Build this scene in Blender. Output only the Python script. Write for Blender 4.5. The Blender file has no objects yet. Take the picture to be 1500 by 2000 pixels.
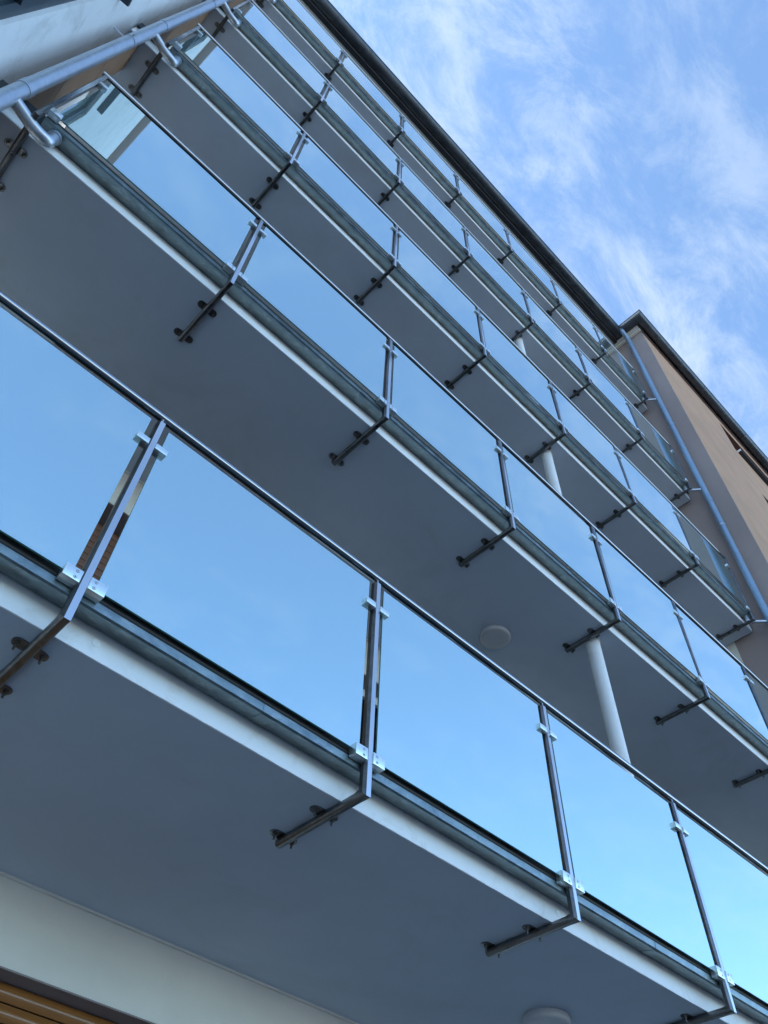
import bpy, bmesh, math, random
from mathutils import Vector, Matrix, noise
random.seed(4)
R = math.radians
sc = bpy.context.scene
COL = sc.collection

# ------------------------------------------------------------------ camera, world, sun, exposure
cam = bpy.data.objects.new('camera', bpy.data.cameras.new('camera'))
COL.objects.link(cam)
cam.data.sensor_fit = 'HORIZONTAL'
cam.data.sensor_width = 36.0
cam.data.lens = 1546.556 / 1500 * 36
cam.data.clip_start = 0.05
cam.data.clip_end = 2000
RX, RY, RZ = (
    (0.7141598, -0.6993587, 0.0295505),
    (0.5707126, 0.5573091, -0.6030702),
    (0.4052937, 0.4475533, 0.7971406))
M = Matrix.Identity(4)
for i in range(3):
    M[i][0] = RX[i]; M[i][1] = -RY[i]; M[i][2] = -RZ[i]
M[0][3], M[1][3], M[2][3] = (-0.48393, -1.98728, -1.74275)
cam.matrix_world = M
sc.camera = cam

SUN_EL, SUN_AZ = R(38), R(-42)          # behind the balconied block: its front is in open shade
world = bpy.data.worlds.new('World')
sc.world = world
world.use_nodes = True
wn, wl = world.node_tree.nodes, world.node_tree.links
wn.clear()
def W(t, **k):
    n = wn.new(t)
    for a, b in k.items(): setattr(n, a, b)
    return n
sky = W('ShaderNodeTexSky', sky_type='NISHITA', sun_disc=False, sun_elevation=SUN_EL, sun_rotation=SUN_AZ,
        altitude=200, air_density=0.8, dust_density=0.25, ozone_density=4.0)
tc = W('ShaderNodeTexCoord')
sep = W('ShaderNodeSeparateXYZ'); wl.new(tc.outputs['Generated'], sep.inputs[0])
zc = W('ShaderNodeMath', operation='ABSOLUTE'); wl.new(sep.outputs['Z'], zc.inputs[0])
za = W('ShaderNodeMath', operation='ADD'); wl.new(zc.outputs[0], za.inputs[0]); za.inputs[1].default_value = 0.18
dv = W('ShaderNodeVectorMath', operation='DIVIDE')
cmb = W('ShaderNodeCombineXYZ')
for i in range(3): wl.new(za.outputs[0], cmb.inputs[i])
wl.new(tc.outputs['Generated'], dv.inputs[0]); wl.new(cmb.outputs[0], dv.inputs[1])
def cloud(scale, rot, stretch, lo, hi, detail, rough, dist, off):
    mp = W('ShaderNodeMapping'); mp.inputs['Rotation'].default_value = (0, 0, R(rot))
    mp.inputs['Scale'].default_value = (stretch, 1, 0.0); mp.inputs['Location'].default_value = off
    wl.new(dv.outputs[0], mp.inputs[0])
    nz = W('ShaderNodeTexNoise'); nz.inputs['Scale'].default_value = scale
    nz.inputs['Detail'].default_value = detail; nz.inputs['Roughness'].default_value = rough
    nz.inputs['Distortion'].default_value = dist
    wl.new(mp.outputs[0], nz.inputs['Vector'])
    mr = W('ShaderNodeMapRange', interpolation_type='SMOOTHSTEP'); mr.inputs['From Min'].default_value = lo
    mr.inputs['From Max'].default_value = hi
    wl.new(nz.outputs['Fac'], mr.inputs['Value'])
    return mr.outputs[0]
c1 = cloud(2.6, -35, 0.7, 0.22, 0.58, 12, 0.62, 0.3, (8.7, 3.1, 0))
c2 = cloud(13.0, -28, 0.6, 0.36, 0.68, 13, 0.70, 0.35, (1.1, 6.2, 0))
mu = W('ShaderNodeMath', operation='MULTIPLY'); wl.new(c1, mu.inputs[0]); wl.new(c2, mu.inputs[1])
ad = W('ShaderNodeMath', operation='MULTIPLY_ADD'); wl.new(c1, ad.inputs[0]); ad.inputs[1].default_value = 0.10
wl.new(mu.outputs[0], ad.inputs[2])
mm = W('ShaderNodeMath', operation='MINIMUM'); wl.new(ad.outputs[0], mm.inputs[0]); mm.inputs[1].default_value = 0.95
# the veil thins out over the street side, as the panels mirror it
cv = W('ShaderNodeMapRange', interpolation_type='SMOOTHSTEP'); wl.new(sep.outputs['Y'], cv.inputs['Value'])
cv.inputs['From Min'].default_value = -0.45; cv.inputs['From Max'].default_value = 0.30
cv.inputs['To Min'].default_value = 0.14; cv.inputs['To Max'].default_value = 1.0
cm = W('ShaderNodeMath', operation='MULTIPLY'); wl.new(mm.outputs[0], cm.inputs[0]); wl.new(cv.outputs[0], cm.inputs[1])
mix = W('ShaderNodeMix', data_type='RGBA')
tint = W('ShaderNodeVectorMath', operation='MULTIPLY'); wl.new(sky.outputs[0], tint.inputs[0])
tint.inputs[1].default_value = (0.86, 0.91, 0.85)
cq = W('ShaderNodeMath', operation='MAXIMUM'); wl.new(cm.outputs[0], cq.inputs[0]); cq.inputs[1].default_value = 0.06
wl.new(cq.outputs[0], mix.inputs['Factor']); wl.new(tint.outputs[0], mix.inputs['A'])
cl = W('ShaderNodeVectorMath', operation='MULTIPLY_ADD')      # thin cloud: veiled sky plus its own white
wl.new(tint.outputs[0], cl.inputs[0]); cl.inputs[1].default_value = (0.75, 0.60, 0.40); cl.inputs[2].default_value = (0.92, 1.02, 1.24)
cx = W('ShaderNodeVectorMath', operation='MAXIMUM'); wl.new(cl.outputs[0], cx.inputs[0]); wl.new(tint.outputs[0], cx.inputs[1])
wl.new(cx.outputs[0], mix.inputs['B'])
bg = W('ShaderNodeBackground'); bg.inputs['Strength'].default_value = 0.15
wl.new(mix.outputs['Result'], bg.inputs['Color'])
wo = W('ShaderNodeOutputWorld'); wl.new(bg.outputs[0], wo.inputs['Surface'])

sl = bpy.data.lights.new('sun', 'SUN'); sl.energy = 4.5; sl.angle = R(0.5); sl.color = (1.0, 0.94, 0.86)
so = bpy.data.objects.new('sun', sl); COL.objects.link(so)
sd = Vector((math.sin(SUN_AZ) * math.cos(SUN_EL), math.cos(SUN_AZ) * math.cos(SUN_EL), math.sin(SUN_EL)))
so.rotation_euler = sd.to_track_quat('Z', 'Y').to_euler()
so.location = (0, 30, 40)
vs = sc.view_settings
sc.display_settings.display_device = 'sRGB'
vs.view_transform = 'Standard'; vs.look = 'None'; vs.exposure = 2.05; vs.gamma = 1.0; vs.use_curve_mapping = False

# ------------------------------------------------------------------ materials
def mat(name, col, rough=0.6, metal=0.0, vary=0.0, vscale=3.0, bump=0.0, bscale=60.0, rvary=0.0,
        stretch=(1, 1, 1), dark=None, dfac=0.0, dscale=4.0, spec=0.5, coat=0.0):
    m = bpy.data.materials.new(name); m.use_nodes = True
    n, l = m.node_tree.nodes, m.node_tree.links
    b = n['Principled BSDF']
    b.inputs['Base Color'].default_value = (*col, 1); b.inputs['Roughness'].default_value = rough
    b.inputs['Metallic'].default_value = metal; b.inputs['Specular IOR Level'].default_value = spec
    b.inputs['Coat Weight'].default_value = coat
    t = n.new('ShaderNodeTexCoord'); mp = n.new('ShaderNodeMapping'); mp.inputs['Scale'].default_value = stretch
    geo = n.new('ShaderNodeNewGeometry')
    l.new(geo.outputs['Position'], mp.inputs[0])
    last = None
    if vary:
        z = n.new('ShaderNodeTexNoise'); z.inputs['Scale'].default_value = vscale; z.inputs['Detail'].default_value = 6
        z.inputs['Roughness'].default_value = 0.65
        l.new(mp.outputs[0], z.inputs['Vector'])
        mr = n.new('ShaderNodeMapRange'); mr.inputs['From Min'].default_value = 0.3; mr.inputs['From Max'].default_value = 0.7
        mr.inputs['To Min'].default_value = 1 - vary; mr.inputs['To Max'].default_value = 1 + vary
        l.new(z.outputs['Fac'], mr.inputs['Value'])
        mx = n.new('ShaderNodeVectorMath'); mx.operation = 'SCALE'; mx.inputs[0].default_value = col
        l.new(mr.outputs[0], mx.inputs['Scale']); last = mx.outputs[0]
        if rvary:
            m2 = n.new('ShaderNodeMapRange'); m2.inputs['From Min'].default_value = 0.3; m2.inputs['From Max'].default_value = 0.7
            m2.inputs['To Min'].default_value = max(0.02, rough - rvary); m2.inputs['To Max'].default_value = rough + rvary
            l.new(z.outputs['Fac'], m2.inputs['Value']); l.new(m2.outputs[0], b.inputs['Roughness'])
    if dark:
        z = n.new('ShaderNodeTexNoise'); z.inputs['Scale'].default_value = dscale; z.inputs['Detail'].default_value = 8
        z.inputs['Roughness'].default_value = 0.7; z.inputs['Distortion'].default_value = 0.6
        l.new(mp.outputs[0], z.inputs['Vector'])
        mr = n.new('ShaderNodeMapRange'); mr.inputs['From Min'].default_value = 0.52; mr.inputs['From Max'].default_value = 0.68
        mr.inputs['To Max'].default_value = dfac
        l.new(z.outputs['Fac'], mr.inputs['Value'])
        mx = n.new('ShaderNodeMix'); mx.data_type = 'RGBA'; mx.inputs['A'].default_value = (*col, 1)
        if last: l.new(last, mx.inputs['A'])
        mx.inputs['B'].default_value = (*dark, 1); l.new(mr.outputs[0], mx.inputs['Factor']); last = mx.outputs['Result']
    if last: l.new(last, b.inputs['Base Color'])
    if bump:
        z = n.new('ShaderNodeTexNoise'); z.inputs['Scale'].default_value = bscale; z.inputs['Detail'].default_value = 4
        l.new(mp.outputs[0], z.inputs['Vector'])
        bp = n.new('ShaderNodeBump'); bp.inputs['Strength'].default_value = bump; bp.inputs['Distance'].default_value = 0.004
        l.new(z.outputs['Fac'], bp.inputs['Height']); l.new(bp.outputs[0], b.inputs['Normal'])
    return m

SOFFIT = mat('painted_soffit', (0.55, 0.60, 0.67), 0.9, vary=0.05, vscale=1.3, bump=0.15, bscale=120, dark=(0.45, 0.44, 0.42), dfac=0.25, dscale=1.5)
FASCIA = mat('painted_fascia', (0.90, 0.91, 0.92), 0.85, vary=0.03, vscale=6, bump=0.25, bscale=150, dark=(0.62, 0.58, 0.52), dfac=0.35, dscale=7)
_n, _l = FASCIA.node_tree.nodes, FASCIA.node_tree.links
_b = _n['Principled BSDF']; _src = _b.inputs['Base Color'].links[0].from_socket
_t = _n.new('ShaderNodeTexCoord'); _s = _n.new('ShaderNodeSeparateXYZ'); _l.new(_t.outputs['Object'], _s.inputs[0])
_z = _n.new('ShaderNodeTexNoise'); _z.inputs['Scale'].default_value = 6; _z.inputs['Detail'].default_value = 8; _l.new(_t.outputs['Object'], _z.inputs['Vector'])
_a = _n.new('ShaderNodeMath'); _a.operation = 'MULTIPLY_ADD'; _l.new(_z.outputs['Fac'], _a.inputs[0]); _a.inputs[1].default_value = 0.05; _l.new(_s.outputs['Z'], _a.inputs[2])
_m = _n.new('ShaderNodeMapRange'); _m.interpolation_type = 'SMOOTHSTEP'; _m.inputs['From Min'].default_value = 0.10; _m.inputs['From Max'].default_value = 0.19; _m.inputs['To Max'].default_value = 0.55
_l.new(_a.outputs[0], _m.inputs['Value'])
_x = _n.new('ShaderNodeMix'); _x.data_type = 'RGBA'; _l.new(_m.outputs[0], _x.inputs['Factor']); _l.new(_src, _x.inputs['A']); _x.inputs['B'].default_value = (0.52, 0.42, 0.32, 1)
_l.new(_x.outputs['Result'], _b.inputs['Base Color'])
CREAM = mat('cream_render', (0.83, 0.78, 0.69), 0.9, vary=0.05, vscale=2, bump=0.4, bscale=180)
WHITE = mat('white_render', (0.82, 0.83, 0.84), 0.9, vary=0.05, vscale=2.2, bump=0.5, bscale=160, dark=(0.42, 0.40, 0.38), dfac=0.35, dscale=2.5)
TAN = mat('tan_render', (0.46, 0.265, 0.16), 0.9, vary=0.12, vscale=1.5, bump=0.5, bscale=110, dark=(0.40, 0.25, 0.18), dfac=0.5, dscale=1.1)
TAUPE = mat('taupe_render', (0.37, 0.285, 0.26), 0.9, vary=0.05, vscale=1.5, bump=0.5, bscale=110, dark=(0.28, 0.24, 0.22), dfac=0.4, dscale=0.9)
BROWN = mat('brown_panel', (0.30, 0.17, 0.10), 0.7, vary=0.12, vscale=9, bump=0.4, bscale=60)
STEEL = mat('brushed_steel', (0.72, 0.72, 0.735), 0.17, 1.0, vary=0.05, vscale=30, rvary=0.04, stretch=(1, 1, 0.1), dark=(0.52, 0.52, 0.54), dfac=0.5, dscale=55)
RAILST = mat('handrail_steel', (0.36, 0.36, 0.37), 0.09, 1.0, vary=0.04, vscale=8, rvary=0.04)
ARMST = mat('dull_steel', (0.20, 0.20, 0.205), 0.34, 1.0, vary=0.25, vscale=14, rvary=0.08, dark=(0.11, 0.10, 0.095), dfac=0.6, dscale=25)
CLAMP = mat('satin_clamp', (0.84, 0.90, 0.91), 0.34, 0.85, vary=0.03, vscale=50, dark=(0.5, 0.5, 0.5), dfac=0.3, dscale=90)
BOLT = mat('bolt_steel', (0.20, 0.19, 0.18), 0.45, 1.0, vary=0.2, vscale=80)
ZINC = mat('galvanised_zinc', (0.23, 0.285, 0.30), 0.40, 0.85, vary=0.30, vscale=9, rvary=0.12, stretch=(1, 1.6, 1.6), dark=(0.46, 0.50, 0.50), dfac=0.6, dscale=16)
PIPEZ = mat('galvanised_pipe', (0.52, 0.56, 0.62), 0.38, 0.8, vary=0.10, vscale=25, rvary=0.08, dark=(0.40, 0.44, 0.50), dfac=0.6, dscale=14)
BLUEP = mat('blue_grey_pipe', (0.24, 0.34, 0.46), 0.4, 0.35, vary=0.08, vscale=4, dark=(0.30, 0.36, 0.42), dfac=0.5, dscale=3)
DARKZ = mat('dark_zinc', (0.085, 0.095, 0.105), 0.42, 0.7, vary=0.25, vscale=4, rvary=0.1, dark=(0.05, 0.05, 0.05), dfac=0.6, dscale=5)
DARKWOOD = mat('dark_eave_wood', (0.10, 0.045, 0.03), 0.7, vary=0.2, vscale=8, stretch=(0.2, 1, 1))
FLASH = mat('dark_flashing', (0.03, 0.033, 0.036), 0.6, 0.3, vary=0.15, vscale=8)
GASK = mat('rubber_gasket', (0.02, 0.02, 0.022), 0.6)
SHUTR = mat('red_brown_shutter', (0.20, 0.095, 0.06), 0.5, vary=0.15, vscale=14, stretch=(0.3, 1, 1))
SHUTO = mat('orange_brown_shutter', (0.30, 0.12, 0.03), 0.34, vary=0.14, vscale=10, stretch=(0.2, 1, 4), coat=0.4)
FRAMED = mat('dark_window_frame', (0.02, 0.035, 0.05), 0.4, vary=0.1, vscale=10)
FRAMEW = mat('white_window_frame', (0.75, 0.75, 0.73), 0.4, vary=0.03, vscale=10)
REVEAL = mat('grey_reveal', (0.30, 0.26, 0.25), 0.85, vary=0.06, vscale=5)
REDREV = mat('red_brown_reveal', (0.13, 0.05, 0.035), 0.8, vary=0.1, vscale=3)
OPAL = mat('opal_lamp_shade', (0.50, 0.49, 0.51), 0.35, vary=0.02, vscale=5)
COLP = mat('column_paint', (0.78, 0.77, 0.76), 0.6, vary=0.03, vscale=4, dark=(0.6, 0.56, 0.5), dfac=0.3, dscale=5)
GROUND = mat('grey_paving', (0.13, 0.138, 0.15), 0.9, vary=0.2, vscale=0.4, bump=0.5, bscale=30)
ROOFT = mat('roof_tiles', (0.10, 0.06, 0.05), 0.8, vary=0.15, vscale=3)
def glassmat(name, col, rough, wav, metal=1.0):
    m = bpy.data.materials.new(name); m.use_nodes = True
    n, l = m.node_tree.nodes, m.node_tree.links
    b = n['Principled BSDF']; b.inputs['Base Color'].default_value = (*col, 1); b.inputs['Metallic'].default_value = metal
    b.inputs['Roughness'].default_value = rough
    g = n.new('ShaderNodeNewGeometry'); z = n.new('ShaderNodeTexNoise'); z.inputs['Scale'].default_value = 1.6
    z.inputs['Detail'].default_value = 1
    l.new(g.outputs['Position'], z.inputs['Vector'])
    bp = n.new('ShaderNodeBump'); bp.inputs['Strength'].default_value = wav; bp.inputs['Distance'].default_value = 0.02
    l.new(z.outputs['Fac'], bp.inputs['Height']); l.new(bp.outputs[0], b.inputs['Normal'])
    return m
MIRROR = glassmat('mirror_glass', (0.64, 0.80, 0.80), 0.014, 0.010, 0.90)
PANE = glassmat('window_glass', (0.30, 0.40, 0.42), 0.05, 0.02, 0.35)
DPANE = glassmat('dark_window_glass', (0.05, 0.06, 0.08), 0.05, 0.05)
EDGE = mat('glass_edge', (0.10, 0.26, 0.24), 0.2)

# ------------------------------------------------------------------ mesh helpers
def finish(bm, name, mats, smooth=None):
    bmesh.ops.recalc_face_normals(bm, faces=bm.faces)
    me = bpy.data.meshes.new(name); bm.to_mesh(me); bm.free()
    for m in (mats if isinstance(mats, (list, tuple)) else [mats]): me.materials.append(m)
    if smooth:
        for p in me.polygons: p.use_smooth = True
        me.set_sharp_from_angle(angle=R(smooth))
    return me
def link(name, me, parent=None, loc=(0, 0, 0), rot=(0, 0, 0)):
    o = bpy.data.objects.new(name, me); COL.objects.link(o)
    o.location = loc; o.rotation_euler = rot
    if parent: o.parent = parent
    return o
def empty(name, loc, label, cat, group=None):
    o = bpy.data.objects.new(name, None); COL.objects.link(o); o.location = loc
    o.empty_display_size = 0.2
    tag(o, label, cat, group); return o
def tag(o, label=None, cat=None, group=None, kind=None):
    if label: o['label'] = label
    if cat: o['category'] = cat
    if group: o['group'] = group
    if kind: o['kind'] = kind
    return o
def box(bm, x0, x1, y0, y1, z0, z1, bev=0.0, mi=0):
    v = [bm.verts.new((x, y, z)) for x in (x0, x1) for y in (y0, y1) for z in (z0, z1)]
    fs = []
    for f in ((0, 1, 3, 2), (4, 6, 7, 5), (0, 4, 5, 1), (2, 3, 7, 6), (0, 2, 6, 4), (1, 5, 7, 3)):
        fc = bm.faces.new([v[i] for i in f]); fc.material_index = mi; fs.append(fc)
    if bev:
        es = list({e for f in fs for e in f.edges})
        bmesh.ops.bevel(bm, geom=es, offset=bev, segments=2, affect='EDGES', profile=0.5)
def boxmesh(name, m, *a, bev=0.0):
    bm = bmesh.new(); box(bm, *a, bev=bev); return finish(bm, name, m, 40 if bev else None)
def cyl(bm, p, q, r, n=20, r2=None, caps=True, mi=0):
    p, q = Vector(p), Vector(q); d = (q - p).normalized()
    u = d.orthogonal().normalized(); w = d.cross(u)
    r2 = r if r2 is None else r2
    A = [bm.verts.new(p + (u * math.cos(2 * math.pi * i / n) + w * math.sin(2 * math.pi * i / n)) * r) for i in range(n)]
    B = [bm.verts.new(q + (u * math.cos(2 * math.pi * i / n) + w * math.sin(2 * math.pi * i / n)) * r2) for i in range(n)]
    for i in range(n): bm.faces.new((A[i], A[(i + 1) % n], B[(i + 1) % n], B[i])).material_index = mi
    if caps:
        bm.faces.new(A[::-1]).material_index = mi; bm.faces.new(B).material_index = mi
def smooth_path(pts, rad, seg=7):
    pts = [Vector(p) for p in pts]; out = [pts[0]]
    for i in range(1, len(pts) - 1):
        a, b, c = pts[i - 1], pts[i], pts[i + 1]
        d1, d2 = (a - b), (c - b); r = min(rad, d1.length * .48, d2.length * .48)
        s, e = b + d1.normalized() * r, b + d2.normalized() * r
        for k in range(seg + 1):
            t = k / seg; out.append(s * (1 - t) ** 2 + b * 2 * t * (1 - t) + e * t * t)
    out.append(pts[-1]); return out
def tube(bm, pts, r, n=20, caps=True):
    rings = []; u = None
    for i, p in enumerate(pts):
        d = (pts[min(i + 1, len(pts) - 1)] - pts[max(i - 1, 0)]).normalized()
        u = d.orthogonal().normalized() if u is None else (u - d * u.dot(d)).normalized()
        w = d.cross(u)
        rr = r[i] if isinstance(r, list) else r
        rings.append([bm.verts.new(p + (u * math.cos(2 * math.pi * k / n) + w * math.sin(2 * math.pi * k / n)) * rr) for k in range(n)])
    for A, B in zip(rings, rings[1:]):
        for k in range(n): bm.faces.new((A[k], A[(k + 1) % n], B[(k + 1) % n], B[k]))
    if caps: bm.faces.new(rings[0][::-1]); bm.faces.new(rings[-1])
def prism_x(bm, prof, x0, x1, mi=0):
    """closed (y, z) outline extruded along x"""
    A = [bm.verts.new((x0, y, z)) for y, z in prof]; B = [bm.verts.new((x1, y, z)) for y, z in prof]
    n = len(prof)
    for i in range(n): bm.faces.new((A[i], A[(i + 1) % n], B[(i + 1) % n], B[i])).material_index = mi
    bm.faces.new(A[::-1]).material_index = mi; bm.faces.new(B).material_index = mi
def wall_cells(bm, a0, a1, z0, z1, holes, put):
    """wall face between a0..a1, z0..z1 with rectangular holes, as butted blocks"""
    cuts = sorted({a0, a1, *[h[0] for h in holes], *[h[1] for h in holes]})
    for c0, c1 in zip(cuts, cuts[1:]):
        mid = (c0 + c1) / 2
        hs = sorted([(h[2], h[3]) for h in holes if h[0] < mid < h[1]])
        z = z0
        for h in hs:
            if h[0] > z: put(bm, c0, c1, z, h[0])
            z = h[1]
        if z1 > z: put(bm, c0, c1, z, z1)

# ------------------------------------------------------------------ measured layout
ZL = [0.0, 2.823, 5.661, 8.572, 11.473]         # underside corner of the railing posts on each storey
PX = [-1.304 + 1.304 * k for k in range(8)]     # posts along the front
XL, XR = -1.585, 8.035                           # ends of the balcony slabs
FY, SZ = 0.145, 0.038                           # fascia plane and soffit height above ZL
WALL_Y = 1.66
GZ = -3.45
ROOFZ = 14.25
LEV = ['lowest', 'second lowest', 'middle', 'second highest', 'topmost']

# ground
bm = bmesh.new(); box(bm, -600, 600, -600, 600, GZ - 0.5, GZ)
tag(link('ground', finish(bm, 'ground', GROUND)), kind='structure')

# ------------------------------------------------------------------ the balconied apartment building
bld = empty('apartment_building', (0, WALL_Y, GZ), 'cream rendered apartment block whose grey balcony undersides and mirrored balcony fronts fill the photo', 'building')
def L(o, p):   # keep world placement under a parent that only has a translation
    o.parent = p; o.matrix_parent_inverse = Matrix.Translation(-Vector(p.location)); return o
holes = []
SH = (-0.55, 1.52)      # shutter door opening in x
WN = (2.25, 3.85)       # window opening
W3 = (4.9, 6.9)
for i, z in enumerate([GZ + 0.3] + ZL):
    top = -0.30 if i == 0 else z + 2.50
    if i == 5: top = z + 2.3
    lo = GZ + 0.2 if i == 0 else z + 0.24
    for h in (SH, WN, W3): holes.append((h[0], h[1] + (0.3 if i == 0 and h is SH else 0), lo, top))
bm = bmesh.new()
wall_cells(bm, -1.62, 8.06, GZ, ROOFZ, holes, lambda b, a, c, d, e: box(b, a, c, WALL_Y, WALL_Y + 0.14, d, e))
box(bm, -1.55, 8.06, WALL_Y + 0.40, WALL_Y + 0.60, GZ, ROOFZ)
L(link('wall', finish(bm, 'wall', CREAM)), bld)
slat_r = bmesh.new()
box(slat_r, 0.012, SH[1] - SH[0] - 0.012, 0, 0.014, 0.002, 0.0585, bev=0.003)
slat_r = finish(slat_r, 'slat_flat', SHUTR, 40)
bm = bmesh.new()
prof = [(0.012 - 0.016 * math.sin(math.pi * t / 8), 0.004 + 0.066 * t / 8) for t in range(9)]
prof += [(0.022, 0.070), (0.022, 0.004)]
prism_x(bm, prof, 0.012, SH[1] + 0.3 - SH[0] - 0.012)
slat_o = finish(bm, 'slat_curved', SHUTO, 50)
for hi, (a, b_, lo, top) in enumerate(holes):
    li = hi // 3; kind = hi % 3
    # reveal lining of the opening (soffit + sides)
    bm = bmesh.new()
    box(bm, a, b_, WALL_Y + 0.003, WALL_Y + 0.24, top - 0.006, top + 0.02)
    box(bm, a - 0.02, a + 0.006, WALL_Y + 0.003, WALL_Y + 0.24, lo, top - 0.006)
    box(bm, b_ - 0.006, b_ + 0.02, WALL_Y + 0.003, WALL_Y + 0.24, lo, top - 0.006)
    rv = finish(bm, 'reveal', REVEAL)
    if kind == 0 and li <= 1:
        sh = L(link('roller_shutter', rv), bld)
        sh['label'] = 'closed orange-brown roller shutter with rounded slats' if li == 0 else 'closed red-brown roller shutter seen through the gap beside the post'
        pitch = 0.072 if li == 0 else 0.0615
        n = int((top - lo) / pitch)
        me = slat_o if li == 0 else slat_r
        for k in range(n):
            s = bpy.data.objects.new('slat', me); COL.objects.link(s)
            s.parent = sh; s.location = Vector((a, WALL_Y + (0.105 if li == 0 else 0.2), top - 0.008 - (k + 1) * pitch)) - Vector(bld.location)
            s.matrix_parent_inverse = Matrix.Identity(4)
            s.location = Vector((a, WALL_Y + (0.105 if li == 0 else 0.2), top - 0.008 - (k + 1) * pitch))
            s.matrix_parent_inverse = Matrix.Identity(4)
        bm = bmesh.new(); box(bm, a, b_, WALL_Y + 0.16 + .07 * li, WALL_Y + 0.19 + .07 * li, lo, top)
        bk = link('backing', finish(bm, 'backing', GASK), sh)
    else:
        win = L(link('window', rv), bld)
        bm = bmesh.new(); fw = 0.075; y0, y1 = WALL_Y + 0.13, WALL_Y + 0.20
        box(bm, a + .006, b_ - .006, y0, y1, top - .006 - fw, top - .006); box(bm, a + .006, b_ - .006, y0, y1, lo, lo + fw)
        for c in (a + .006, (a + b_) / 2 - fw / 2, b_ - .006 - fw): box(bm, c, c + fw, y0 + .002, y1 - .002, lo + fw, top - .006 - fw)
        link('frame', finish(bm, 'frame', FRAMEW), win)
        for c0, c1 in ((a + .006 + fw, (a + b_) / 2 - fw / 2), ((a + b_) / 2 + fw / 2, b_ - .006 - fw)):
            bm = bmesh.new(); box(bm, c0, c1, y0 + .03, y0 + .042, lo + fw, top - .006 - fw)
            link('pane', finish(bm, 'pane', DPANE), win)
# roof and eave
bm = bmesh.new()
prism_x(bm, [(0.09, ROOFZ), (0.09, ROOFZ + 0.16), (6.0, ROOFZ + 2.4), (12, ROOFZ + 0.16), (12, ROOFZ)], -1.55, 8.06)
L(link('roof', finish(bm, 'roof', ROOFT)), bld)
bm = bmesh.new(); box(bm, -1.55, 7.93, 0.088, 0.165, ROOFZ - 0.045, ROOFZ - 0.031)
L(link('eave_board', finish(bm, 'eave_board', FLASH)), bld)
for z in ZL:
    bm = bmesh.new(); box(bm, -1.40, 8.03, WALL_Y - 0.018, WALL_Y - 0.0015, z + SZ - 0.010, z + SZ - 0.0005)
    L(link('ceiling_trim', finish(bm, 'ceiling_trim', CREAM)), bld)
bm = bmesh.new(); box(bm, -1.55, 7.90, 0.092, WALL_Y, ROOFZ - 0.03, ROOFZ - 0.003)
L(link('eave_soffit', finish(bm, 'eave_soffit', CREAM)), bld)
bm = bmesh.new(); box(bm, -1.55, 8.06, WALL_Y + 0.62, 11.8, GZ, ROOFZ - 0.002)
L(link('core', finish(bm, 'core', CREAM)), bld)

# ------------------------------------------------------------------ balcony slabs
def slab_mesh(seed):
    """slab with a paint edge that wavers a few millimetres along the fascia"""
    bm = bmesh.new(); n = 700
    prev = None
    for i in range(n + 1):
        x = XL + (XR - XL) * i / n
        j = 0.0022 * noise.noise(Vector((x * 2.3, seed, 0))) + 0.0016 * noise.noise(Vector((x * 23, seed, 3)))
        k = noise.noise(Vector((x * 9, seed, 9)))
        if k > 0.34: j -= 0.004 * (noise.noise(Vector((x * 90, seed, 1))) + 0.2)
        row = [bm.verts.new((x, WALL_Y, SZ)), bm.verts.new((x, FY + 0.006, SZ)), bm.verts.new((x, FY, SZ + j)),
               bm.verts.new((x, FY, 0.225)), bm.verts.new((x, WALL_Y, 0.225))]
        if prev:
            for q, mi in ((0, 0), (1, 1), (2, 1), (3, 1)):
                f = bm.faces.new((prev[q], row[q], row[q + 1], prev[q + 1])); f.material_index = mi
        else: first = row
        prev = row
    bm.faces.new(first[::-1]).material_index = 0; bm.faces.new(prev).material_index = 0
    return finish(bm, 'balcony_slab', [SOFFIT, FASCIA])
lab = ['lowest balcony slab, its wide grey underside over the orange-brown shutter', 'second lowest balcony slab, grey underside with round lamp and white column below',
       'middle balcony slab counted upwards, grey underside with white edge', 'second highest balcony slab, narrow grey underside below the top railing', 'topmost balcony slab, thin grey underside closest to the roof gutter']
for i, z in enumerate(ZL):
    t = empty('balcony_slab', (0, FY, z), lab[i], 'balcony', 'balcony slabs stacked up the facade')
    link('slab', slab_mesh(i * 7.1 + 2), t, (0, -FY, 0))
    bm = bmesh.new(); box(bm, XL, XR, FY - 0.022, FY - 0.006, 0.19, 0.33); box(bm, XL, XR, FY - 0.005, WALL_Y - .01, 0.241, 0.25)
    link('edge_flashing', finish(bm, 'edge_flashing', FLASH), t, (0, -FY, 0))
    for x in (0.161, 2.666, 5.17):
        bm = bmesh.new(); cyl(bm, (0, 0, 0), (0, -0.0025, 0), 0.017, 24, 0.015)
        link('plug', finish(bm, 'plug', FASCIA, 30), t, (x, -0.0002, 0.10))

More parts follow.
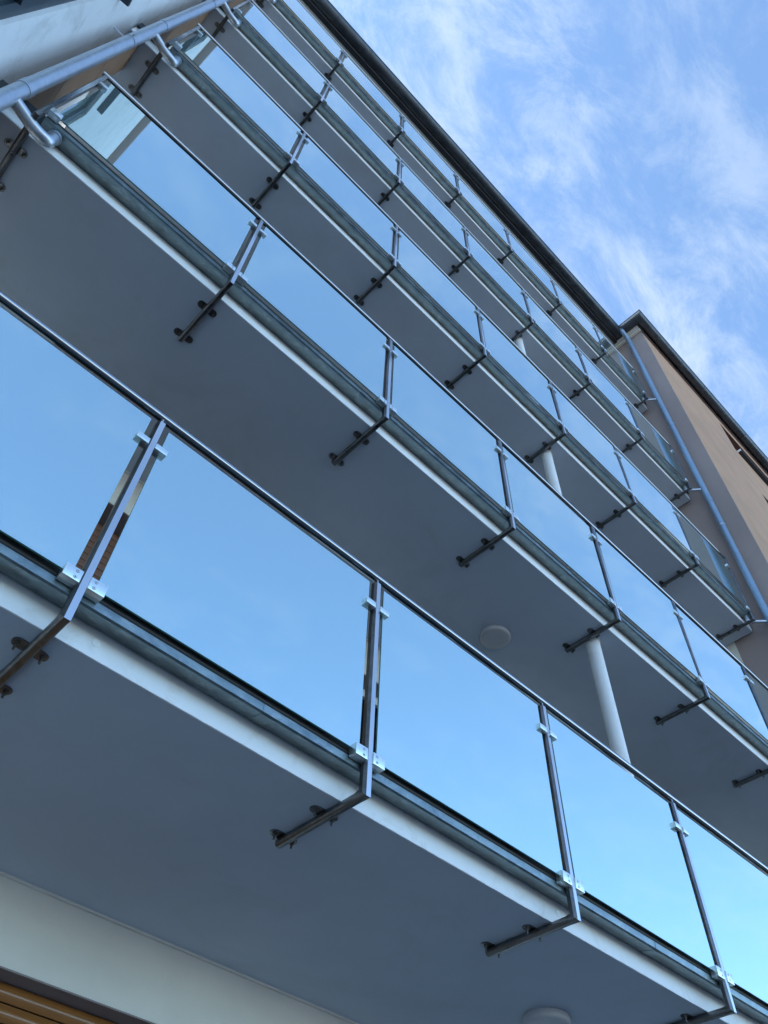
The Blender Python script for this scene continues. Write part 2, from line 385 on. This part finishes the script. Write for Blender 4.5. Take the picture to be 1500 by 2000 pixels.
# ------------------------------------------------------------------ gutters under the railings
def gutter_prof():
    o = [(FY - 0.003, 0.185), (FY - 0.003, 0.152), (0.128, 0.142), (0.052, 0.126), (0.042, 0.130), (0.040, 0.162)]
    i = [(0.043, 0.162), (0.045, 0.134), (0.053, 0.130), (0.126, 0.146), (FY - 0.006, 0.155), (FY - 0.006, 0.185)]
    return o + i
bm = bmesh.new(); prism_x(bm, gutter_prof(), -1.28, XR - 0.10)
gut_me = finish(bm, 'gutter', ZINC, 30)
bm = bmesh.new(); prism_x(bm, [(0.0525 + 0.015 * math.cos(R(a)), 0.1765 + 0.015 * math.sin(R(a))) for a in range(0, 360, 24)], -1.278, XR - 0.102)
bead_me = finish(bm, 'rim_bead', GASK, 50)
bm = bmesh.new()
prism_x(bm, [(0.129, 0.1405), (0.052, 0.1240), (0.0405, 0.1285), (0.0382, 0.160), (0.0392, 0.161), (0.0415, 0.1302), (0.0522, 0.1258), (0.128, 0.142)], -0.03, 0.03)
sleeve_me = finish(bm, 'joint_sleeve', ZINC, 30)
bm = bmesh.new(); prism_x(bm, [(FY - 0.004, 0.185), (FY - 0.004, 0.151), (0.128, 0.141), (0.052, 0.125), (0.041, 0.129), (0.039, 0.170)], -0.002, 0.002)
cap_me = finish(bm, 'end_cap', ZINC)
lab = ['streaked zinc gutter along the edge of the lowest balcony', 'zinc gutter along the second lowest balcony, under the second glass row',
       'zinc gutter along the edge of the middle balcony', 'zinc gutter along the second highest balcony', 'zinc gutter along the topmost balcony, nearest the roof']
for i, z in enumerate(ZL):
    t = empty('balcony_gutter', (0, FY, z), lab[i], 'gutter', 'zinc gutters along the balcony edges')
    link('channel', gut_me, t, (0, -FY, 0)); link('rim_bead', bead_me, t, (0, -FY, 0))
    for x in (0.83 + 0.3 * (i % 2), 3.35, 5.9 - 0.2 * (i % 3)): link('joint_sleeve', sleeve_me, t, (x, -FY, 0))
    for x in (-1.281, XR - 0.099): link('end_cap', cap_me, t, (x, -FY, 0))
    bm = bmesh.new(); tube(bm, smooth_path([(-1.19, 0.088, 0.135), (-1.19, 0.088, 0.0), (-1.27, 0.078, -0.005), (-1.43, 0.04, 0.03)], 0.065), 0.035)
    for p, d in (((-1.19, 0.088, 0.11), (0, 0, -0.02)),): cyl(bm, p, Vector(p) + Vector(d), 0.040)
    link('outlet_pipe', finish(bm, 'outlet_pipe', PIPEZ, 40), t, (0, -FY, 0))
    bm = bmesh.new(); tube(bm, smooth_path([(7.82, 0.085, 0.135), (7.82, 0.085, 0.03), (7.87, 0.0, 0.0), (7.945, -0.11, -0.02)], 0.04), 0.024)
    link('outlet_pipe', finish(bm, 'outlet_pipe', PIPEZ, 40), t, (0, -FY, 0))

# ------------------------------------------------------------------ railings
def sect(n, hw, hd, ex):
    out = []
    for k in range(n):
        t = 2 * math.pi * (k + 0.5) / n; c, s = math.cos(t), math.sin(t)
        rr = (abs(c) ** ex + abs(s) ** ex) ** (-1 / ex)
        out.append((hw * rr * c, hd * rr * s))
    return out
def post_mesh():
    """upright with a mitred elbow; outer lower corner at (0, 0, 0)"""
    bm = bmesh.new(); n = 24; hw, hd = 0.0148, 0.0165
    poly = [(-0.0085, -hd), (0.0155, -hd), (0.0155, hd), (-0.0185, hd), (-0.0185, -0.004)]
    def cast(t):
        c, q = math.cos(t), math.sin(t); best = 9
        for (x1, y1), (x2, y2) in zip(poly, poly[1:] + poly[:1]):
            den = c * (y2 - y1) - q * (x2 - x1)
            if abs(den) < 1e-12: continue
            u = (x1 * (y2 - y1) - y1 * (x2 - x1)) / den; w = (x1 * q - y1 * c) / den
            if u > 0 and -1e-6 <= w <= 1 + 1e-6: best = min(best, u)
        return (best * c, best * q)
    tb = sorted([math.atan2(y, x) % (2 * math.pi) for x, y in poly] + [2 * math.pi * k / 19 for k in range(19)])
    n = len(tb)
    def sect2(hw, hd, ex):
        return [(hw * (abs(math.cos(t)) ** ex + abs(math.sin(t)) ** ex) ** (-1 / ex) * math.cos(t), hd * (abs(math.cos(t)) ** ex + abs(math.sin(t)) ** ex) ** (-1 / ex) * math.sin(t)) for t in tb]
    S, A = [cast(t) for t in tb], sect2(hw * 1.34, hd * 1.12, 2.6)
    def ring(f): return [bm.verts.new(f(a, b)) for a, b in f.s]
    def mk(s, fn): return [bm.verts.new(fn(a, b)) for a, b in s]
    r0 = mk([(a * .86, b * .86) for a, b in S], lambda a, b: (a, hd + b, 1.203))
    r1 = mk(S, lambda a, b: (a, hd + b, 1.198))
    r2 = mk(S, lambda a, b: (a, hd + b, hd + b))
    for P, Q in ((r0, r1), (r1, r2)):
        for k in range(n): bm.faces.new((P[k], P[(k + 1) % n], Q[(k + 1) % n], Q[k]))
    bm.faces.new(r0[::-1])
    q2 = mk(S, lambda a, b: (a, hd + b, hd + b))
    q3 = mk(A, lambda a, b: (a, 0.055 + b, hd + b)) if False else mk(A, lambda a, b: (a, 0.06, hd + b))
    q4 = mk(A, lambda a, b: (a, 0.532, hd + b)); q5 = mk([(a * .9, b * .9) for a, b in A], lambda a, b: (a, 0.535, hd + b))
    for P, Q in ((q2, q3), (q3, q4), (q4, q5)):
        for k in range(n): bm.faces.new((P[k], P[(k + 1) % n], Q[(k + 1) % n], Q[k])).material_index = 1
    bm.faces.new(q5).material_index = 1
    bm.normal_update()
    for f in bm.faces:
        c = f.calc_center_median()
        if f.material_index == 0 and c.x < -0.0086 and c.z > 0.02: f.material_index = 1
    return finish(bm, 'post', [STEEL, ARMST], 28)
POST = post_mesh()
TAB = boxmesh('rail_tab', STEEL, -0.003, 0.003, 0.006, 0.030, 1.200, 1.226, bev=0.001)
GAS = boxmesh('gasket', GASK, -0.007, 0.007, 0.0332, 0.037, 0.10, 1.19)
def clamp_mesh(side, x0, x1, z0, z1, screws):
    bm = bmesh.new()
    a, b = (x0, x1) if side > 0 else (-x1, -x0)
    box(bm, a, b, -0.006, 0.036, z0, z1, bev=0.0018)
    if screws:
        for zz in (z0 + 0.013, z1 - 0.013):
            sx = side * (x0 + 0.020)
            cyl(bm, (sx, -0.0055, zz), (sx, -0.0066, zz), 0.0068, 14, mi=1); cyl(bm, (sx, -0.0065, zz), (sx, -0.0074, zz), 0.0055, 12, mi=0)
            cyl(bm, (sx, -0.0070, zz), (sx, -0.0080, zz), 0.0028, 6, mi=1)
    return finish(bm, 'glass_clamp', [CLAMP, BOLT], 40)
CL = {(s, t): clamp_mesh(s, 0.0155, 0.074 if t else 0.079, *((1.005, 1.040) if t else (0.150, 0.203)), not t) for s in (-1, 1) for t in (0, 1)}
def plate_mesh():
    bm = bmesh.new()
    pr = []
    for cx, s in ((0.043, 1), (-0.043, -1)):
        for k in range(9):
            t = R(-90 + 180 * k / 8); pr.append((cx + s * 0.024 * math.cos(t), s * 0.024 * math.sin(t)))
    A = [bm.verts.new((x, y, 0.0322)) for x, y in pr]; B = [bm.verts.new((x, y, 0.0375)) for x, y in pr]
    for k in range(len(pr)): bm.faces.new((A[k], A[(k + 1) % len(pr)], B[(k + 1) % len(pr)], B[k]))
    bm.faces.new(A); bm.faces.new(B)
    return finish(bm, 'mounting_plate', ARMST, 40)
PLATE = plate_mesh()
bm = bmesh.new()
cyl(bm, (0, 0, 0.032), (0, 0, 0.0295), 0.0115, 18); cyl(bm, (0, 0, 0.0295), (0, 0, 0.020), 0.0088, 6); cyl(bm, (0, 0, 0.020), (0.0015, 0, 0.004), 0.0045, 10)
BOLTM = finish(bm, 'bolt', BOLT, 35)
def glass_mesh(w):
    bm = bmesh.new(); box(bm, 0, w, 0.0125, 0.0205, 0.181, 1.184, bev=0.0008)
    for f in bm.faces:
        f.material_index = 0 if abs(f.normal.y) > 0.9 else 1
    bm.normal_update()
    for f in bm.faces: f.material_index = 0 if f.calc_area() > 0.3 else 1
    return finish(bm, 'glass_panel', [MIRROR, EDGE])
GL = glass_mesh(1.304 - 0.092)
bm = bmesh.new(); tube(bm, [Vector((PX[0] - 0.03, 0.018, 1.245)), Vector((3.25, 0.018, 1.245)), Vector((PX[-1] + 0.03, 0.018, 1.245))], 0.021, 28)
RAIL = finish(bm, 'handrail', RAILST, 50)
lab = ['lowest glass railing, whose large panels show brown shutter slats beside its first full post', 'second lowest glass railing, starting at the drainpipe at left and leaving the frame at right',
       'middle glass railing, ending before the blue-grey pipe lower right', 'second highest glass railing of small mirrored panels', 'topmost glass railing right under the dark roof gutter']
for i, z in enumerate(ZL):
    t = empty('balcony_railing', (0, 0, z), lab[i], 'railing', 'steel railings with mirrored glass on the balconies')
    link('handrail', RAIL, t)
    for k, x in enumerate(PX):
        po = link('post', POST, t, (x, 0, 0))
        link('rail_tab', TAB, po); link('gasket', GAS, po)
        for s in (-1, 1):
            if (k == 0 and s < 0) or (k == len(PX) - 1 and s > 0): continue
            for u in (0, 1): link('glass_clamp', CL[(s, u)], po, (0, 0, random.uniform(-.004, .004) if u else 0))
        for y in (0.255, 0.505):
            link('mounting_plate', PLATE, po, (0, y, 0), (0, 0, R(random.uniform(-4, 4))))
            for s in (-1, 1): link('bolt', BOLTM, po, (s * 0.047, y + random.uniform(-.002, .002), 0), (0, 0, random.uniform(0, 3)))
        if k < len(PX) - 1:
            g = link('glass_panel', GL, t, (x + 0.046, 0, 0), (R(random.uniform(-.15, .15)), 0, R(random.uniform(-.15, .15))))

# ------------------------------------------------------------------ columns and lamps
lab = ['white round column under the second lowest balcony, rising behind the lowest railing', 'white round column under the middle balcony, behind the second railing',
       'short visible bit of white column under the second highest balcony']
for i in (0, 1, 2):
    bm = bmesh.new(); cyl(bm, (0, 0, 0), (0, 0, ZL[i + 1] + SZ - ZL[i] - 0.254), 0.057, 40)
    zz = ZL[i + 1] + SZ - ZL[i] - 0.254
    col = empty('round_column', (4.0, 0.33, ZL[i] + 0.252), lab[i], 'column', 'white round columns between the balconies')
    link('shaft', finish(bm, 'shaft', COLP, 40), col)
    bm = bmesh.new(); cyl(bm, (0, 0, zz - 0.012), (0, 0, zz - 0.001), 0.066, 32)
    link('collar', finish(bm, 'collar', COLP, 40), col)
for i, l in ((0, 'round white ceiling lamp under the lowest balcony at the bottom edge'), (1, 'round white ceiling lamp under the second lowest balcony, above the handrail')):
    t = empty('ceiling_lamp', ((3.38, 3.405)[i == 0], (0.85, 0.875)[i == 0] - (0, 0.06)[i == 0], ZL[i] + SZ), l, 'lamp', 'round lamps on the balcony ceilings')
    bm = bmesh.new(); cyl(bm, (0, 0, -0.001), (0, 0, -0.014), 0.118, 48)
    link('lamp_base', finish(bm, 'lamp_base', OPAL, 40), t)
    bm = bmesh.new(); rings = []
    pr = [(0.124, -0.008), (0.127, -0.022), (0.127, -0.038), (0.122, -0.045), (0.110, -0.050), (0.070, -0.056), (0.012, -0.058)]
    for r_, z_ in pr: rings.append([bm.verts.new((r_ * math.cos(2 * math.pi * k / 48), r_ * math.sin(2 * math.pi * k / 48), z_)) for k in range(48)])
    for A, B in zip(rings, rings[1:]):
        for k in range(48): bm.faces.new((A[k], A[(k + 1) % 48], B[(k + 1) % 48], B[k]))
    bm.faces.new(rings[-1]); bm.faces.new(rings[0])
    link('lamp_shade', finish(bm, 'lamp_shade', OPAL, 50), t)

# ------------------------------------------------------------------ drainpipes
def clampring(r, z, x, y, arm):
    bm = bmesh.new(); cyl(bm, (0, 0, -0.012), (0, 0, 0.012), r + 0.004, 28)
    for s in (-1, 1): cyl(bm, (arm[0] * .0, arm[1] * .0, s * 0.006), (arm[0], arm[1], s * 0.006), 0.005, 8)
    cyl(bm, (arm[1] * .2, -(r + 0.022), 0), (arm[1] * .2, (r + 0.022), 0), 0.007, 8)
    return finish(bm, 'pipe_clamp', PIPEZ, 40)
t = empty('drainpipe', (-1.45, 0.03, GZ), 'thick galvanised drainpipe beside the white wall in the upper left corner', 'drainpipe')
bm = bmesh.new(); cyl(bm, (0, 0, 0), (0, 0, ROOFZ - GZ + 0.0), 0.046, 36)
link('pipe', finish(bm, 'pipe', PIPEZ, 40), t)
for z in (3.04, 6.05, 8.9, -0.2, 11.9):
    bm = bmesh.new(); cyl(bm, (0, 0, z - GZ - 0.05), (0, 0, z - GZ + 0.05), 0.0495, 36)
    link('sleeve', finish(bm, 'sleeve', PIPEZ, 40), t)
for z in (5.02, 8.03, 2.1, 11.0):
    link('pipe_clamp', clampring(0.046, z, 0, 0, (-0.13, 0.0)), t, (0, 0, z - GZ))
t = empty('drainpipe', (7.95, -0.13, GZ), 'blue-grey drainpipe running down the taupe wall at right', 'drainpipe')
bm = bmesh.new(); tube(bm, smooth_path([(-0.155, 0.0, 14.27 - GZ), (-0.155, 0, 14.18 - GZ), (0, 0, 14.03 - GZ), (0, 0, 13.5 - GZ), (0, 0, 0)], 0.07), 0.048, 28)
cyl(bm, (-0.155, 0, 14.215 - GZ), (-0.155, 0, 14.25 - GZ), 0.062, 28)
link('pipe', finish(bm, 'pipe', BLUEP, 40), t)
for z in (13.7, 11.1, 8.25, 5.4, 2.5):
    bm = bmesh.new(); cyl(bm, (0, 0, z - GZ - 0.06), (0, 0, z - GZ + 0.06), 0.052, 28)
    link('sleeve', finish(bm, 'sleeve', BLUEP, 40), t)
for z in (13.39, 10.5, 7.62, 4.8):
    link('pipe_clamp', clampring(0.048, z, 0, 0, (0.11, 0.0)), t, (0, 0, z - GZ))

# ------------------------------------------------------------------ roof gutter (one run round the inner corner)
t = empty('roof_gutter', (7.807, -0.022, 14.31), 'dark zinc roof gutter stepping round the corner against the sky', 'gutter')
path = [(-1.9, -0.022), (7.807, -0.022), (7.807, -0.545), (26, -0.545)]
def gsec(r, ri):
    out = [(r * math.cos(R(a)), r * math.sin(R(a))) for a in range(180, 361, 12)]
    inn = [(ri * math.cos(R(a)), ri * math.sin(R(a))) for a in range(360, 179, -12)]
    return out + inn
def gutter_run(bm, path, sec, z):
    # section x axis is "outwards" (the first half is the street side)
    rings = []
    P = [Vector((*p, 0)) for p in path]
    for i, p in enumerate(P):
        ds = []
        if i > 0: ds.append((P[i] - P[i - 1]).normalized())
        if i < len(P) - 1: ds.append((P[i + 1] - P[i]).normalized())
        ns = [Vector((d.y, -d.x, 0)) for d in ds]          # outward side (right of travel: -y when going +x)
        if len(ns) == 2:
            m = (ns[0] + ns[1]); m = m / m.dot(ns[0])
        else: m = ns[0]
        rings.append([bm.verts.new((p + m * (-a)) + Vector((0, 0, z + b))) for a, b in sec])
    n = len(sec)
    for A, B in zip(rings, rings[1:]):
        for k in range(n): bm.faces.new((A[k], A[(k + 1) % n], B[(k + 1) % n], B[k]))
    bm.faces.new(rings[0]); bm.faces.new(rings[-1])
bm = bmesh.new(); gutter_run(bm, path, gsec(0.107, 0.103), 0)
link('channel', finish(bm, 'channel', DARKZ, 40), t, (-7.807, 0.022, 0))
bm = bmesh.new(); gutter_run(bm, path, [(-0.108 + 0.009 * math.cos(R(a)), 0.002 + 0.009 * math.sin(R(a))) for a in range(0, 360, 45)], 0)
link('rim_bead', finish(bm, 'rim_bead', DARKZ, 60), t, (-7.807, 0.022, 0))
bm = bmesh.new(); gutter_run(bm, [(-0.014, 0), (0.014, 0)], gsec(0.111, 0.1075), 0)
SEAM = finish(bm, 'bracket', DARKZ, 40)
x = -1.3
while x < 7.5: link('bracket', SEAM, t, (x - 7.807, 0, 0)); x += 0.86
x = 8.5
while x < 25: link('bracket', SEAM, t, (x - 7.807, -0.523, 0)); x += 0.86
link('bracket', SEAM, t, (0, -0.22, 0), (0, 0, R(-90)))

# ------------------------------------------------------------------ right wing (tan front, taupe side)
rw = empty('wing_building', (8.06, -0.42, GZ), 'tan and taupe rendered wing with recessed openings at the right edge', 'building')
def Lr(o): return L(o, rw)
oh = []
for zt in (13.80, 11.08, 8.2, 5.3, 2.5): oh += [(10.9, 13.6, zt - 1.1, zt), (15.4, 17.6, zt - 1.1, zt)]
bm = bmesh.new(); wall_cells(bm, 8.09, 26, GZ, ROOFZ - .05, oh, lambda b, a, c, d, e: box(b, a, c, -0.42, -0.02, d, e))
Lr(link('front_wall', finish(bm, 'front_wall', TAN)))
bm = bmesh.new(); box(bm, 8.06, 8.09, -0.418, 0.42, GZ, ROOFZ - .05)
Lr(link('side_wall', finish(bm, 'side_wall', TAUPE)))
bm = bmesh.new(); box(bm, 8.062, 8.09, 0.42, 9, GZ, ROOFZ - .05); box(bm, 8.09, 26, 0.32, 9, GZ, ROOFZ - .05)
Lr(link('inner_wall', finish(bm, 'inner_wall', CREAM)))
for a, b_, lo, top in oh:
    bm = bmesh.new()
    box(bm, a, b_, -0.41, 0.318, top - 0.01, top + 0.02); box(bm, a - .02, a + .012, -0.41, 0.318, lo, top - 0.01); box(bm, b_ - .012, b_ + .02, -0.41, 0.318, lo, top - .01)
    o = Lr(link('opening', finish(bm, 'opening', REDREV)))
    bm = bmesh.new(); box(bm, a + 0.1, b_ + 0.05, -0.50, -0.40, lo - 0.03, lo + 0.03, bev=0.004)
    link('sill', finish(bm, 'sill', FLASH), o)
    bm = bmesh.new(); box(bm, a + 0.095, a + 0.099, -0.502, -0.42, lo - 0.032, lo + 0.032)
    link('sill_end', finish(bm, 'sill_end', FRAMEW), o)
    bm = bmesh.new(); box(bm, a + .5, b_ - .2, 0.27, 0.31, lo, top - .2)
    link('pane', finish(bm, 'pane', DPANE), o)
bm = bmesh.new()
box(bm, 8.06, 26, -0.436, -0.4215, ROOFZ - 0.16, ROOFZ + 0.06); box(bm, 7.92, 8.058, -0.436, -0.4215, ROOFZ - 0.02, ROOFZ + 0.06)
Lr(link('eave_board', finish(bm, 'eave_board', DARKWOOD)))
bm = bmesh.new()
box(bm, 7.925, 8.058, -0.430, 1.6, ROOFZ - 0.02, ROOFZ + 0.02, bev=0.004); box(bm, 7.99, 8.057, -0.425, 1.6, ROOFZ - 0.07, ROOFZ - 0.022, bev=0.01)
Lr(link('cornice', finish(bm, 'cornice', CREAM)))
bm = bmesh.new(); prism_x(bm, [(-0.4365, ROOFZ + 0.062), (-0.4365, ROOFZ + 0.15), (5.5, ROOFZ + 2.4), (11.5, ROOFZ + 0.15), (11.5, ROOFZ + 0.062)], 7.916, 26)
Lr(link('roof', finish(bm, 'roof', ROOFT)))

# ------------------------------------------------------------------ left wing (white wall that turns towards the street)
lw = empty('white_building', (-1.60, 0.15, GZ), 'white rendered wall with dark framed windows in the upper left corner', 'building')
ang = math.atan2(-0.40, 4.9)
lw.rotation_euler = (0, 0, ang)          # local -y runs along the wall, +x faces the balconies
def Ll(name, me): return link(name, me, lw)
holesl = []
for z in [-2.3] + [q - 0.55 for q in ZL] :
    if z + 2.25 > ROOFZ: continue
    holesl.append((-1.75, -0.385, z - GZ, z + 2.25 - GZ)); pass
bm = bmesh.new(); wall_cells(bm, -4.95, -0.006, 0, ROOFZ - GZ, holesl, lambda b, a, c, d, e: box(b, -0.3, 0, a, c, d, e))
box(bm, -6, -0.31, -4.95, 1.9, 0, ROOFZ - GZ)
Ll('wall', finish(bm, 'wall', WHITE))
bm = bmesh.new(); box(bm, -0.3, -0.004, 0.0, 0.22, 0, ROOFZ - GZ)
Ll('joint_strip', finish(bm, 'joint_strip', WHITE))
for j, (a, b_, lo, top) in enumerate(holesl):
    fr = bmesh.new(); fw = 0.085; x0, x1 = -0.10, -0.03
    box(fr, x0, x1, a, b_, top - fw, top); box(fr, x0, x1, a, b_, lo, lo + fw); box(fr, x0 + .001, x1 - .001, a, a + fw, lo + fw, top - fw); box(fr, x0 + .001, x1 - .001, b_ - fw, b_, lo + fw, top - fw)
    box(fr, x0 + .002, x1 + .02, a + fw, b_ - fw, lo + 0.72, lo + 0.76)
    w = Ll('window', finish(fr, 'window', FRAMED))
    bm = bmesh.new(); box(bm, -0.07, -0.06, a + fw, b_ - fw, lo + fw, lo + 0.72); link('pane', finish(bm, 'pane', PANE), w)
    bm = bmesh.new(); box(bm, -0.07, -0.06, a + fw, b_ - fw, lo + 0.76, top - fw); link('pane', finish(bm, 'pane', PANE), w)
    bm = bmesh.new(); box(bm, 0.001, 0.07, a - .04, b_ + .05, lo - 0.235, lo - 0.195); link('sill', finish(bm, 'sill', FRAMED), w)
bm = bmesh.new(); box(bm, -6, 0.13, -5.05, 0.1, ROOFZ - GZ, ROOFZ - GZ + 0.18)
Ll('eave', finish(bm, 'eave', TAUPE))
# brown end panels beside the drainpipe
for i, z in enumerate(ZL):
    t = empty('side_panel', (-1.47, 0.02, z + 0.26), ['brown side panel at the left end of the lowest balcony', 'brown side panel behind the drainpipe at the second lowest balcony', 'brown side panel behind the drainpipe at the middle balcony',
        'small brown side panel behind the drainpipe at the second highest balcony', 'brown side panel at the left end of the topmost balcony'][i], 'panel', 'brown panels closing the left balcony ends')
    H = (ZL[i + 1] if i < 4 else ROOFZ - 0.05) + SZ - z - 0.262 - (0.0 if i < 4 else 0.05)
    for k in range(3):
        bm = bmesh.new(); box(bm, -0.012, 0.0, 0.0, 0.42, H / 3 * k + 0.005, H / 3 * (k + 1) - 0.005, bev=0.002)
        link('board', finish(bm, 'board', BROWN), t)
